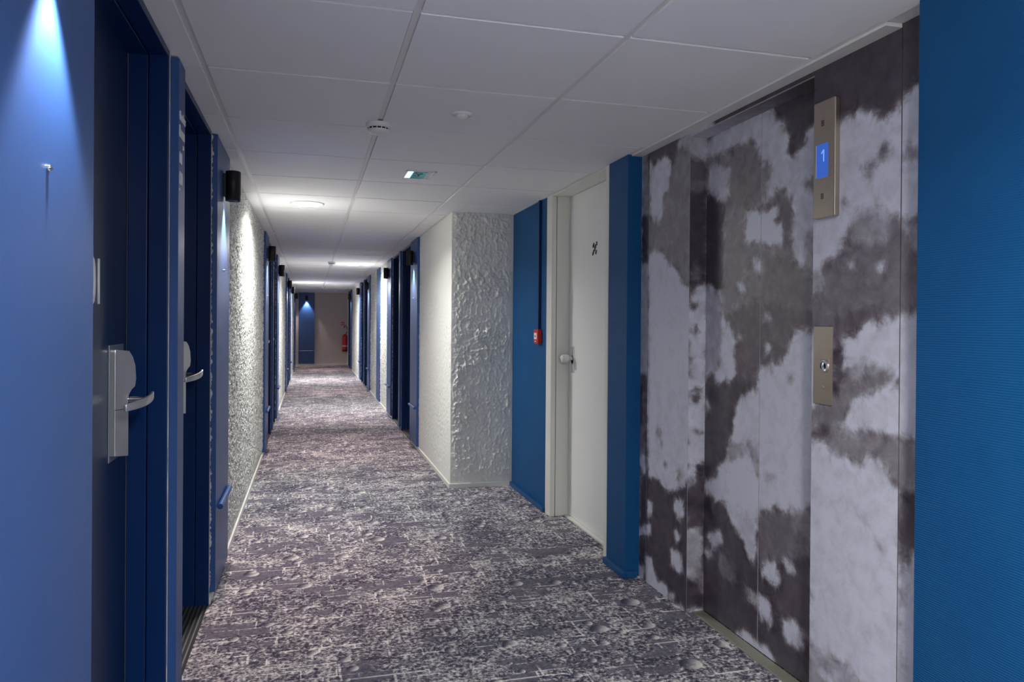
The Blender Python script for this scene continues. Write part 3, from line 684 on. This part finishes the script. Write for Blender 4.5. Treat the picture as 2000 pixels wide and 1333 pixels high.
MURAL_DOORS = [
  (0.5, [(3.089,2.476),(2.259,2.259),(2.249,1.538),(3.074,1.599)]),
  (0.8, [(3.084,2.162),(2.899,2.184),(2.608,2.192),(2.545,2.191),(2.483,2.127),(2.433,2.052),(2.423,1.978),(2.391,1.961),(2.345,2.025),(2.271,2.065),(2.266,1.703),(2.338,1.544),(2.409,1.55),(2.404,1.752),(2.437,1.808),(2.505,1.855),(2.557,1.827),(2.593,1.8),(2.611,1.819),(2.558,1.87),(2.55,1.964),(2.605,1.986),(2.613,1.944),(2.691,2.11),(2.74,2.071),(2.897,2.083),(3.083,2.099)]),
  (0.12, [(3.06,2.206),(2.693,2.21),(2.599,2.211),(2.273,2.186),(2.271,2.065),(2.322,2.035),(2.352,1.982),(2.407,1.965),(2.44,1.977),(2.424,2.04),(2.483,2.111),(2.545,2.188),(2.599,2.198)]),
  (0.42, [(2.853,2.074),(2.74,2.094),(2.662,2.075),(2.613,1.972),(2.606,1.808),(2.726,1.815),(2.828,1.813),(2.851,1.933)]),
  (0.78, [(3.033,2.033),(2.952,2.047),(2.896,2.012),(2.852,1.98),(2.85,1.886),(2.893,1.846),(2.938,1.889),(3.008,1.912)]),
  (0.5, [(2.35,1.853),(2.268,1.857),(2.267,1.814),(2.334,1.816)]),
  (0.1, [(3.08,1.93),(2.984,1.896),(2.904,1.848),(2.9,1.586),(3.074,1.599)]),  # dark strip: the jamb's reflection painted into the door tone
  (0.33, [(2.522,1.821),(2.463,1.863),(2.404,1.762),(2.401,1.549),(2.467,1.554),(2.52,1.716)]),
  (0.97, [(2.716,1.797),(2.667,1.806),(2.62,1.766),(2.556,1.784),(2.504,1.782),(2.529,1.738),(2.511,1.699),(2.472,1.658),(2.485,1.638),(2.59,1.655),(2.684,1.676),(2.714,1.69),(2.695,1.738)]),
  (0.1, [(3.077,1.797),(2.903,1.775),(2.898,1.472),(3.073,1.522)]),  # painted reflection strip continues downwards
  (0.45, [(2.901,1.674),(2.41,1.625),(2.406,1.376),(2.896,1.359)]),
  (0.75, [(2.411,1.711),(2.333,1.701),(2.346,1.583),(2.409,1.584)]),
  (0.6, [(2.348,1.673),(2.287,1.666),(2.285,1.52),(2.338,1.499)]),
  (0.38, [(2.599,1.606),(2.409,1.579),(2.285,1.496),(2.282,1.306),(2.604,1.379)]),
  (0.97, [(2.715,1.75),(2.477,1.719),(2.472,1.657),(2.485,1.637),(2.59,1.653),(2.684,1.674),(2.719,1.689)]),
  (0.85, [(2.673,1.59),(2.645,1.593),(2.617,1.569),(2.621,1.537),(2.654,1.544)]),
  (0.6, [(2.732,1.561),(2.692,1.553),(2.701,1.52),(2.731,1.527)]),
  (0.9, [(2.771,1.495),(2.741,1.499),(2.71,1.47),(2.72,1.442),(2.76,1.466)]),
  (0.8, [(2.821,1.399),(2.78,1.404),(2.779,1.37),(2.816,1.376)]),
  (0.3, [(2.896,1.359),(2.614,1.422),(2.283,1.374),(2.282,1.306),(2.413,1.274),(2.453,1.222),(2.495,1.168),(2.61,1.162),(2.647,1.077),(2.774,1.038),(2.945,0.902),(2.947,1.022),(2.785,1.094),(2.798,1.237)]),
  (0.65, [(2.595,1.379),(2.559,1.373),(2.532,1.335),(2.585,1.33)]),
  (0.6, [(2.799,1.284),(2.727,1.29),(2.747,1.262),(2.778,1.267)]),
  (0.88, [(2.593,1.244),(2.566,1.247),(2.53,1.23),(2.575,1.212)]),
  (0.65, [(3.073,1.51),(2.978,1.511),(2.896,1.359),(2.892,1.081),(2.97,1.02),(3.065,1.043)]),  # cloud dimmed in the tone where the reflection lies over it
  (0.88, [(2.902,1.359),(2.83,1.3),(2.787,1.238),(2.807,1.151),(2.78,1.095),(2.837,1.073),(2.892,1.081),(2.97,1.026),(2.948,1.113),(2.904,1.145)]),
  (0.9, [(2.937,1.479),(2.903,1.454),(2.892,1.418),(2.908,1.419),(2.926,1.455)]),
  (0.2, [(2.983,1.116),(2.948,1.082),(2.993,1.036),(3.029,1.076)]),
  (0.18, [(3.065,1.043),(2.97,1.02),(2.892,1.075),(2.647,1.077),(2.694,1.045),(2.773,0.987),(2.782,0.894),(3.062,0.856)]),
  (0.9, [(2.381,1.305),(2.32,1.306),(2.282,1.287),(2.277,0.962),(2.782,0.894),(2.753,1.012),(2.684,1.046),(2.618,1.058),(2.637,1.078),(2.629,1.133),(2.547,1.165),(2.461,1.17),(2.453,1.222),(2.421,1.249)]),
  (0.65, [(2.547,1.155),(2.512,1.151),(2.511,1.094),(2.528,1.103)]),
  (0.65, [(2.444,1.145),(2.387,1.124),(2.386,1.089),(2.419,1.096)]),
  (0.14, [(3.065,1.06),(2.675,1.09),(2.694,1.05),(2.753,1.01),(2.783,0.956),(2.808,0.878),(2.802,0.849),(2.855,0.812),(2.875,0.732),(2.897,0.723),(2.93,0.693),(2.963,0.638),(3.057,0.6)]),
  (0.6, [(3.064,0.991),(3.016,0.99),(2.986,0.938),(3.038,0.895),(3.062,0.892)]),
  (0.25, [(3.057,0.612),(2.253,0.777),(2.248,0.442),(3.05,0.179)]),
  (0.88, [(2.694,1.05),(2.258,1.123),(2.251,0.648),(2.601,0.543),(2.619,0.539),(2.627,0.427),(2.645,0.356),(2.693,0.352),(2.724,0.41),(2.806,0.456),(2.861,0.535),(2.985,0.548),(3.056,0.557),(3.057,0.588),(2.986,0.615),(2.929,0.645),(2.908,0.715),(2.864,0.734),(2.854,0.795),(2.802,0.844),(2.803,0.919),(2.753,1.005)]),
  (0.6, [(2.854,0.801),(2.74,0.83),(2.729,0.77),(2.821,0.725),(2.859,0.741)]),
  (0.97, [(2.821,0.719),(2.8,0.74),(2.739,0.757),(2.689,0.699),(2.622,0.702),(2.62,0.593),(2.829,0.554)]),
  (0.6, [(2.74,0.825),(2.615,0.834),(2.613,0.704),(2.641,0.742),(2.69,0.788)]),
  (0.72, [(2.586,0.741),(2.488,0.739),(2.497,0.727),(2.594,0.686)]),
  (0.4, [(2.592,0.54),(2.42,0.61),(2.25,0.61),(2.248,0.442),(2.588,0.33)]),
  (0.6, [(2.372,0.622),(2.251,0.681),(2.249,0.474),(2.323,0.451)]),
  (0.1, [(3.056,0.513),(2.996,0.515),(2.96,0.463),(2.87,0.45),(2.806,0.444),(2.723,0.399),(2.682,0.3),(2.845,0.246),(2.88,0.383),(2.937,0.415),(3.054,0.389)]),
  (0.17, [(3.086,0.413),(2.929,0.453),(2.785,0.441),(2.707,0.367),(2.615,0.358),(2.285,0.509),(2.278,0.003),(3.073,-0.382)]),
  (0.38, [(2.61,0.577),(2.287,0.657),(2.285,0.481),(2.606,0.351)]),
  (0.5, [(2.428,0.622),(2.287,0.657),(2.3,0.551),(2.373,0.54)]),
  (0.8, [(2.792,0.533),(2.637,0.571),(2.618,0.503),(2.625,0.392),(2.679,0.365),(2.727,0.441)]),
  (0.9, [(2.679,0.375),(2.638,0.388),(2.642,0.358),(2.683,0.353)]),
  (0.8, [(2.972,0.39),(2.929,0.413),(2.902,0.404),(2.87,0.368),(2.917,0.32),(2.971,0.31),(3.016,0.36)]),
  (0.65, [(3.038,0.295),(2.971,0.304),(2.97,0.264),(3.026,0.252)]),
  (0.38, [(2.906,0.323),(2.803,0.299),(2.752,0.228),(2.841,0.198),(2.915,0.246)]),
  (0.25, [(2.488,0.349),(2.284,0.463),(2.281,0.233),(2.486,0.201)]),
  (0.88, [(2.589,0.346),(2.546,0.38),(2.505,0.393),(2.476,0.373),(2.456,0.35),(2.479,0.307),(2.588,0.305)]),
  (0.88, [(2.445,0.432),(2.41,0.443),(2.386,0.412),(2.393,0.38),(2.44,0.389)]),
  (0.6, [(2.705,0.234),(2.614,0.235),(2.613,0.173),(2.685,0.177)]),
  (0.92, [(2.609,0.236),(2.553,0.241),(2.527,0.215),(2.493,0.163),(2.517,0.128),(2.586,0.131),(2.608,0.174)]),
  (0.85, [(2.445,0.196),(2.383,0.216),(2.338,0.182),(2.316,0.135),(2.367,0.122),(2.452,0.115)]),
  (0.6, [(2.346,0.216),(2.302,0.192),(2.316,0.163)]),
  (0.92, [(2.749,0.029),(2.674,0.044),(2.611,0.044),(2.541,0.037),(2.483,0.003),(2.474,-0.023),(2.609,-0.033),(2.778,0.001)]),
]
MURAL_NEAR = [
  (0.86, [(2.214,2.515),(1.673,2.276),(1.664,1.556),(2.202,1.612)]),
  (0.14, [(2.208,2.033),(2.214,2.491),(1.673,2.257),(1.67,2.016),(1.724,2.014),(1.778,2.011),(1.784,1.972),(1.834,1.968),(1.868,1.946),(1.904,1.983),(1.98,2.006),(2.035,1.993),(2.144,2.016)]),
  (0.5, [(1.962,1.827),(1.888,1.843),(1.875,1.882),(1.839,1.853),(1.846,1.813),(1.895,1.808),(1.909,1.763),(1.939,1.79)]),
  (0.7, [(1.854,1.919),(1.806,1.902),(1.819,1.88)]),
  (0.55, [(1.776,1.864),(1.704,1.833),(1.703,1.789),(1.775,1.801)]),
  (0.5, [(2.043,1.742),(1.999,1.735),(2.007,1.703),(2.039,1.713)]),
  (0.65, [(1.975,1.698),(1.886,1.706),(1.79,1.65),(1.789,1.569),(1.997,1.591)]),
  (0.86, [(2.203,1.676),(1.665,1.607),(1.657,0.947),(2.191,0.849)]),
  (0.42, [(1.991,1.671),(1.665,1.626),(1.662,1.377),(1.735,1.364),(1.786,1.336),(1.833,1.349),(1.868,1.344),(1.881,1.323),(1.925,1.334),(1.962,1.296),(2.025,1.272),(2.074,1.26),(2.197,1.304),(2.2,1.496),(2.086,1.546),(2.029,1.581)]),
  (0.55, [(1.991,1.671),(1.83,1.648),(1.843,1.572),(2.005,1.584)]),
  (0.62, [(2.2,1.508),(2.138,1.527),(2.11,1.444),(2.199,1.418)]),
  (0.32, [(2.092,1.351),(1.868,1.392),(1.826,1.349),(1.874,1.329),(1.925,1.337),(1.97,1.296),(2.066,1.271)]),
  (0.8, [(2.012,1.512),(1.996,1.528),(1.973,1.52),(1.973,1.493)]),
  (0.92, [(1.873,1.492),(1.87,1.518),(1.845,1.516),(1.855,1.49)]),
  (0.55, [(1.938,1.474),(1.92,1.468),(1.927,1.452)]),
  (0.6, [(1.789,1.623),(1.665,1.607),(1.664,1.521),(1.763,1.549)]),
  (0.18, [(2.083,1.282),(2.033,1.266),(2.028,1.216),(2.017,1.161),(2.039,1.097),(2.08,1.105)]),
  (0.48, [(2.016,1.194),(1.894,1.207),(1.79,1.177),(1.803,1.15),(1.858,1.13),(1.967,1.082),(2.021,1.004),(2.045,0.955),(2.192,0.915),(2.194,1.04),(2.047,1.102),(2.023,1.143)]),
  (0.65, [(2.015,1.172),(1.931,1.205),(1.88,1.197),(1.968,1.142)]),
  (0.2, [(2.192,0.945),(2.104,0.998),(2.095,0.965),(2.156,0.921)]),
  (0.5, [(2.191,0.937),(2.162,0.917),(2.115,0.924),(2.07,0.872),(2.019,0.893),(1.929,0.886),(1.914,0.926),(1.853,0.917),(1.824,0.873),(1.788,0.846),(1.67,0.879),(1.672,1.015),(1.804,0.996),(1.954,0.996)]),
  (0.86, [(2.19,0.909),(2.125,0.923),(2.074,0.871),(2.018,0.887),(1.925,0.884),(1.91,0.918),(1.857,0.913),(1.827,0.87),(1.788,0.838),(1.781,0.243),(2.178,0.049)]),
  (0.2, [(1.785,0.828),(1.67,0.864),(1.668,0.703),(1.732,0.668),(1.758,0.634),(1.781,0.669)]),
  (0.86, [(1.758,0.634),(1.725,0.67),(1.668,0.693),(1.663,0.301),(1.776,0.245),(1.77,0.513)]),
  (0.5, [(1.781,0.648),(1.761,0.628),(1.764,0.558),(1.777,0.49)]),
  (0.74, [(2.069,0.776),(1.966,0.712),(1.896,0.708),(1.887,0.66),(1.828,0.612),(1.843,0.651),(1.911,0.721),(1.991,0.723)]),
  (0.6, [(1.887,0.66),(1.835,0.653),(1.85,0.643)]),
  (0.6, [(2.181,0.23),(2.035,0.237),(1.866,0.201),(2.178,0.049)]),
  (0.9, [(2.132,0.158),(2.026,0.182),(2.069,0.138),(2.113,0.129)]),
]
def inside(poly, U_, V_):
    c = np.zeros(U_.shape, bool); n = len(poly); j = n-1
    for i in range(n):
        xi, yi = poly[i]; xj, yj = poly[j]
        if yi != yj:
            c ^= ((yi > V_) != (yj > V_)) & (U_ < (xj-xi)*(V_-yi)/(yj-yi)+xi)
        j = i
    return c
def tone_field(polys, U_, V_):
    w = .022
    u = U_+w*(fbm(U_*30, V_*30, 4)-.5)+.012*(fbm(U_*8+5, V_*8, 2)-.5); v = V_+w*(fbm(U_*30+50, V_*30+9, 4)-.5)+.012*(fbm(U_*8+35, V_*8+7, 2)-.5)
    T = np.full(U_.shape, .5)
    for t_, p in polys: T[inside(p, u, v)] = t_
    def soft(Q, n):
        for _ in range(n):
            P = np.pad(Q, 1, 'edge'); Q = (P[1:-1, 1:-1]*2+P[:-2, 1:-1]+P[2:, 1:-1]+P[1:-1, :-2]+P[1:-1, 2:])/6
        return Q
    T = soft(T, 5); gy, gx = np.gradient(T)
    return T, np.clip(soft(np.hypot(gx, gy)*9, 6), 0, 1)
def printed(name, polys, fixed, axis, u0, u1, v0, v1, nsign, m, parent, thick=.02, step=.0075, bevel=0):
    """upright sheet in the plane axis=fixed, front on the nsign side, u = other horizontal axis, v = z"""
    nu, nv = max(2, int(abs(u1-u0)/step)), max(2, int((v1-v0)/step))
    U_, V_ = np.meshgrid(np.linspace(u0, u1, nu+1), np.linspace(v0, v1, nv+1))
    T, E = tone_field(polys, U_, V_)
    F_ = np.full(U_.shape, fixed)
    P = np.stack([F_, U_, V_] if axis == 'x' else [U_, F_, V_], -1).reshape(-1, 3); k = nu+1
    I = (np.arange(nv)[:, None]*k+np.arange(nu)[None, :]).ravel(); Fc = np.stack([I, I+1, I+k+1, I+k], 1)
    mb = MB(); mb.v = [tuple(p) for p in P]; mb.f = [tuple(map(int, f)) for f in Fc]; mb.sm = [False]*len(mb.f)
    cor = [0, nu, nv*k+nu, nv*k]; c = [Vector(P[i]) for i in cor]; dv_ = Vector((-nsign*thick, 0, 0) if axis == 'x' else (0, -nsign*thick, 0))
    mb.add(c+[q+dv_ for q in c], [(4, 5, 6, 7), (0, 1, 5, 4), (1, 2, 6, 5), (2, 3, 7, 6), (3, 0, 4, 7)])
    tones = list(T.ravel())+[T.ravel()[i] for i in cor]*2
    me = mb.mesh(name); at = me.attributes.new('tone', 'FLOAT', 'POINT'); at.data.foreach_set('value', np.array(tones, dtype=np.float32))
    ae = me.attributes.new('edge', 'FLOAT', 'POINT'); ae.data.foreach_set('value', np.array(list(E.ravel())+[0.0]*8, dtype=np.float32))
    return obj(name, me, m, parent)

LY0, LY1, LS, LH = 2.18, 3.042, 2.613, 2.177      # lift opening and door joint
wm = thing('wall_lift', None, None, (XM, 2.6, 0), kind='structure')
printed('printed_panel', MURAL_FAR, XM, 'x', LY1+.0005, 3.466, 0, HC+.01, -1, M['mural'], wm, .06)
printed('printed_panel', MURAL_FAR, XM, 'x', 3.469, 3.66, 0, HC+.01, -1, M['mural'], wm, .06)
printed('printed_panel', MURAL_NEAR, XM, 'x', 1.790, LY0, 0, HC+.01, -1, M['mural'], wm, .06)
printed('printed_panel', MURAL_NEAR, XM, 'x', 1.50, 1.7865, 0, HC+.01, -1, M['mural'], wm, .06)
obj('backing', MB().box(XM+.06, XM+.10, 1.5, LY0-.002, 0, HT).box(XM+.06, XM+.10, LY1+.06, 3.55, 0, HT), M['dark'], wm)
lift = thing('lift_entrance', 'lift entrance with two cloud-printed sliding doors in a shallow recess', 'lift door', (XD, LS, 0))
printed('door_panel', MURAL_DOORS, XD, 'x', LY0-.03, LS-.0012, .008, LH+.02, -1, M['muraldoor'], lift, .03)
printed('door_panel', MURAL_DOORS, XD, 'x', LS+.0012, LY1+.03, .008, LH+.02, -1, M['muraldoor'], lift, .03)
obj('door_edge_strip', MB().box(XD-.0008, XD+.004, LS-.0022, LS-.0010, .45, 1.05), M['steel'], lift)
obj('shaft_back', MB().box(XD+.05, XD+.09, LY0-.2, LY1+.2, 0, HT), M['dark'], lift)
printed('jamb_lining', MURAL_JAMB, LY1-.002, 'y', XM-.0005, XD+.025, 0.0, LH+.003, -1, M['muraldoor'], lift, .0022, .006)
obj('near_jamb_lining', MB().box(XM+.06, XD+.025, LY0-.02, LY0, 0, LH), M['dark'], lift)
HEADPOLY = [(.12, [(1.5, 1.5), (2.80, 1.5), (2.86, 3), (1.5, 3)]), (.8, [(2.84, 1.5), (3.6, 1.5), (3.6, 3), (2.84, 3)])]
printed('header_face', HEADPOLY, XM, 'x', LY0, LY1, LH, HC+.01, -1, M['mural'], lift, .085)
obj('header_edge', MB().box(XM-.0012, XM+.002, LY0, LY1, LH-.0005, LH+.003), M['steel'], lift)
sill = obj('sill', MB().box(1.692, XD, LY0-.02, LY1, -.01, .004), M['sill'], lift)
for k in range(9):
    x = 1.695+k*.006
    obj('sill_rib', MB().box(x, x+.0028, LY0-.02, LY1, .004, .0062), M['sill'], sill)

# lift position indicator
IX = 1.6434
ti = thing('lift_indicator', 'tall steel lift floor indicator box with blue display showing 1', 'indicator', (XM, 2.1, 1.877))
obj('housing', MB().box(IX, XM, 2.049, 2.155, 1.681, 2.072), M['wsteel'], ti, bevel=.004)
obj('display', MB().box(IX-.0006, IX+.001, 2.079, 2.138, 1.816, 1.929), M['lcd'], ti)
obj('display_edge', MB().box(IX-.0012, IX+.001, 2.138, 2.1395, 1.818, 1.927), M['letter'], ti)
dg1 = MB().box(IX-.0012, IX, 2.1035, 2.0985, 1.868, 1.908).prism([(2.1035, 1.908), (2.1035, 1.901), (2.112, 1.894), (2.114, 1.898)], IX-.0012, IX)
obj('display_digit', dg1, M['digit'], ti)
for zc in (1.997, 1.753):
    vent = MB()
    for k in range(4): vent.box(IX-.0006, IX+.001, 2.101, 2.115, zc-.0085+k*.0050, zc-.0058+k*.0050)
    obj('speaker_slots', vent, M['ink'], ti)
# lift call plate
tc = thing('lift_call_plate', 'flat brushed steel lift call plate with round chrome button', 'call button', (XM, 2.12, 1.187))
obj('plate', MB().box(XM-.004, XM, 2.073, 2.167, 1.056, 1.318), M['wsteel'], tc, bevel=.001)
obj('button_bezel', MB().box(XM-.0055, XM-.002, 2.089, 2.145, 1.163, 1.208), M['wsteel'], tc, bevel=.003)
obj('button', MB().lathe((XM-.005, 2.109, 1.186), [(.020, 0), (.0205, -.003), (.017, -.004), (.0165, -.0015), (.010, -.0045), (.0005, -.006)], 28, 'x'), M['chrome'], tc)
obj('key_mark', MB().lathe((XM-.004, 2.117, 1.115), [(.006, 0), (.006, -.0006), (.0005, -.0008)], 20, 'x'), M['steel'], tc)

# ------------------------------------------------------------------ fire call point and its conduit
tf = thing('fire_call_point', 'small red manual fire call point on the blue lobby wall', 'fire alarm', (XN, 5.06, 1.225))
obj('housing', MB().box(XN-.036, XN, 5.005, 5.10, 1.176, 1.278), M['red'], tf, bevel=.007)
obj('face_plate', MB().box(XN-.0375, XN-.034, 5.022, 5.083, 1.208, 1.252), M['letter'], tf, bevel=.001)
obj('press_dot', MB().lathe((XN-.0372, 5.0525, 1.229), [(.009, 0), (.009, -.0012), (.0005, -.0014)], 20, 'x'), M['ink'], tf)
obj('test_slot', MB().box(XN-.0368, XN-.034, 5.04, 5.066, 1.188, 1.196), M['letter'], tf)
td = obj('cable_conduit', MB().box(XN-.020, XN, 5.035, 5.055, 1.276, HC-.010), M['frame'], bevel=.001, org=(XN, 5.045, 1.276))  # navy puts the shade of the unlit side into the colour
tag(td, 'blue vertical cable conduit, unlit side painted in as navy, rising from the red call point to the ceiling', 'conduit')

# ------------------------------------------------------------------ on the ceiling
for i, (x, y, w) in enumerate(CEIL_LIGHTS[:3]):
    labs = ['round recessed ceiling light, nearest and brightest, left of the middle runner', 'round recessed ceiling light right of the middle runner', 'round recessed ceiling light farthest down the corridor, left of the runner']
    t_ = thing('ceiling_light', labs[i], 'ceiling light', (x, y, HC), 'round ceiling lights')
    obj('rim', MB().lathe((x, y, HC-.006), [(.108, -.006), (.112, -.009), (.122, -.008), (.126, 0)], 48), M['tee'], t_)
    obj('diffuser', MB().lathe((x, y, HC-.006), [(.0005, -.020), (.06, -.0185), (.09, -.014), (.106, -.007), (.109, -.003)], 48), M['disc'], t_)
for i, (x, y, w) in enumerate(CEIL_LIGHTS[3:]):  # the farther of these is an added fill light
    t_ = thing('ceiling_light', 'round recessed ceiling light behind the viewer, %s' % ('nearer' if i == 0 else 'farther, added for fill'), 'ceiling light', (x, y, HC), 'round ceiling lights')
    obj('rim', MB().lathe((x, y, HC-.006), [(.108, -.006), (.112, -.009), (.122, -.008), (.126, 0)], 48), M['tee'], t_)
    obj('diffuser', MB().lathe((x, y, HC-.006), [(.0005, -.020), (.06, -.0185), (.09, -.014), (.106, -.007), (.109, -.003)], 48), M['disc'], t_)
det_lab = ['round white slotted smoke detector nearest the viewer on the middle runner', 'small round white smoke detector on the middle runner, midway down', 'round white smoke detector on the middle runner, farthest away']
for i, (x, y) in enumerate(((.283, 3.33), (.287, 11.2), (.290, 18.99))):
    t_ = thing('smoke_detector', det_lab[i], 'smoke detector', (x, y, HC), 'white smoke detectors on the middle runner')
    z = HC-.005
    obj('base', MB().lathe((x, y, z), [(.056, 0), (.056, -.020), (.054, -.022), (.046, -.022)], 40), M['plastic'], t_)
    obj('sensing_slots', MB().lathe((x, y, z), [(.044, -.016), (.044, -.034)], 40), M['dark'], t_)
    rib = MB()
    for k in range(14):
        a = 2*math.pi*k/14; u_, v_ = math.cos(a), math.sin(a)
        rib.tube([(x+.047*u_, y+.047*v_, z-.016), (x+.045*u_, y+.045*v_, z-.035)], .0025, 6)
    obj('ribs', rib, M['plastic'], t_)
    obj('cap', MB().lathe((x, y, z), [(.048, -.029), (.049, -.031), (.046, -.036), (.034, -.045), (.018, -.050), (.0005, -.051)], 40), M['plastic'], t_)
t_ = thing('motion_sensor', 'small white motion sensor dome in the tile right of the smoke detector', 'sensor', (.609, 3.069, HC))
obj('flange', MB().lathe((.609, 3.069, HC-.006), [(.045, 0), (.044, -.004), (.030, -.007)], 36), M['tile'], t_)
obj('lens_dome', MB().lathe((.609, 3.069, HC-.006), [(.030, -.006), (.024, -.016), (.012, -.023), (.0005, -.025)], 10, smooth=False), M['plastic'], t_)
# exit light: recessed frame with an acrylic pictogram plate
t_ = thing('exit_light', 'recessed green emergency exit light with running man set in a ceiling tile', 'exit sign', (.617, 4.405, HC))
z = HC-.0062
obj('bezel', MB().box(.526, .706, 4.285, 4.300, z-.004, z).box(.526, .706, 4.510, 4.525, z-.004, z).box(.526, .538, 4.285, 4.525, z-.004, z).box(.694, .706, 4.285, 4.525, z-.004, z), M['tile'], t_, bevel=.001)
obj('lit_strip', MB().box(.538, .572, 4.305, 4.505, z-.003, z), M['exitlit'], t_)
obj('pictogram_plate', MB().box(.574, .655, 4.303, 4.507, z-.0035, z), M['exitgreen'], t_)
obj('acrylic_edge', MB().box(.672, .692, 4.302, 4.508, z-.006, z), M['acryl'], t_)
man = MB()
man.lathe((.600, 4.455, z-.0036), [(.0005, -.001), (.010, -.001), (.010, 0)], 14)
for a, b, w_ in (((.601, 4.44), (.606, 4.39), .010), ((.606, 4.39), (.594, 4.35), .007), ((.594, 4.35), (.586, 4.33), .005), ((.606, 4.39), (.618, 4.355), .007), ((.618, 4.355), (.632, 4.35), .005), ((.602, 4.43), (.588, 4.41), .005), ((.602, 4.43), (.618, 4.415), .005)):
    a_ = Vector((a[0], a[1], z-.004)); b_ = Vector((b[0], b[1], z-.004)); man.tube([a_, b_], w_*.6, 6)
obj('running_man', man, M['exitdark'], t_)
obj('door_mark', MB().box(.576, .652, 4.306, 4.312, z-.0042, z-.003), M['exitdark'], t_)
obj('door_mark', MB().box(.576, .652, 4.498, 4.504, z-.0042, z-.003), M['exitdark'], t_)
# small white hook and spot near the grid
t_ = thing('ceiling_clip', 'tiny white clip hanging from the left ceiling runner', 'clip', (-.355, 7.70, HC))
obj('clip_body', MB().box(-.362, -.350, 7.68, 7.72, HC-.022, HC).lathe((-.356, 7.69, HC-.024), [(.0005, -.010), (.010, -.006), (.012, 0), (.008, .006)], 14), M['plastic'], t_)
t_ = thing('ceiling_spot', 'tiny bright recessed spot in the ceiling before the end wall', 'ceiling light', (.66, 21.66, HC))
obj('spot_ring', MB().lathe((.66, 21.66, HC-.006), [(.030, -.004), (.042, -.004), (.044, 0)], 24), M['tee'], t_)
obj('spot_bulb', MB().lathe((.66, 21.66, HC-.006), [(.0005, -.003), (.030, -.003)], 24), M['disc'], t_)

# ------------------------------------------------------------------ end wall
t_ = thing('wall_panel', 'blue lamp panel with bumper bar standing on the far end wall', 'panel', (-.135, YE, 0), 'blue lamp panels beside the doors')
obj('board', MB().box(-.371, .102, YE-.027, YE-.0005, .038, HC-.010), M['panel'], t_, bevel=.0015)
obj('bumper_bar', MB().tube([(-.345, YE-.041, .424), (.078, YE-.041, .424)], .0135, 14), M['panel'], t_)
sconce((-.135, YE-.027, 2.03), 0, 'black cylinder sconce on the far end wall panel', axis='y')
t_ = thing('fire_extinguisher', 'red fire extinguisher with black hose hung on the far end wall', 'extinguisher', (1.0, YE, .62))
ex, ey = 1.0, YE-.10
obj('cylinder', MB().lathe((ex, ey, 0), [(.0005, .445), (.078, .447), (.082, .46), (.082, .86), (.074, .895), (.045, .925), (.022, .935), (.022, .95), (.0005, .951)], 28), M['enamel'], t_)
obj('base_ring', MB().lathe((ex, ey, 0), [(.084, .415), (.084, .465), (.080, .466)], 28), M['rubber'], t_)
obj('label_patch', MB().lathe((ex, ey, 0), [(.0826, .56), (.0826, .60)], 28), M['nickel'], t_)
obj('valve', MB().lathe((ex, ey, 0), [(.016, .945), (.020, .955), (.020, .985), (.010, .992), (.0005, .993)], 16).box(ex-.012, ex+.012, ey-.075, ey+.02, .985, 1.0).box(ex-.010, ex+.010, ey-.085, ey+.01, 1.02, 1.032), M['nickel'], t_)
hose = [(ex+.015, ey, .965), (ex+.075, ey, .99), (ex+.085, ey-.005, 1.06), (ex+.055, ey-.01, 1.15), (ex+.015, ey-.01, 1.215), (ex-.01, ey-.01, 1.20), (ex-.018, ey-.01, 1.13)]
obj('hose', MB().tube(hose, [.010, .010, .010, .010, .011, .014, .017], 12), M['rubber'], t_)
obj('wall_bracket', MB().box(ex-.03, ex+.03, ey+.07, YE-.0005, .80, 1.0), M['nickel'], t_)
t_ = thing('extinguisher_sign', 'small red extinguisher sign above the extinguisher on the end wall', 'sign', (.93, YE, 1.27))
obj('sign_plate', MB().box(.885, .985, YE-.003, YE-.0005, 1.215, 1.315), M['red'], t_)
pic = MB().box(.900, .925, YE-.0038, YE-.002, 1.235, 1.285).box(.908, .917, YE-.0038, YE-.002, 1.285, 1.300).prism([(.945, 1.24), (.972, 1.24), (.966, 1.262), (.972, 1.275), (.958, 1.30), (.947, 1.27)], YE-.0038, YE-.002, 'y')
obj('sign_pictogram', pic, M['letter'], t_)
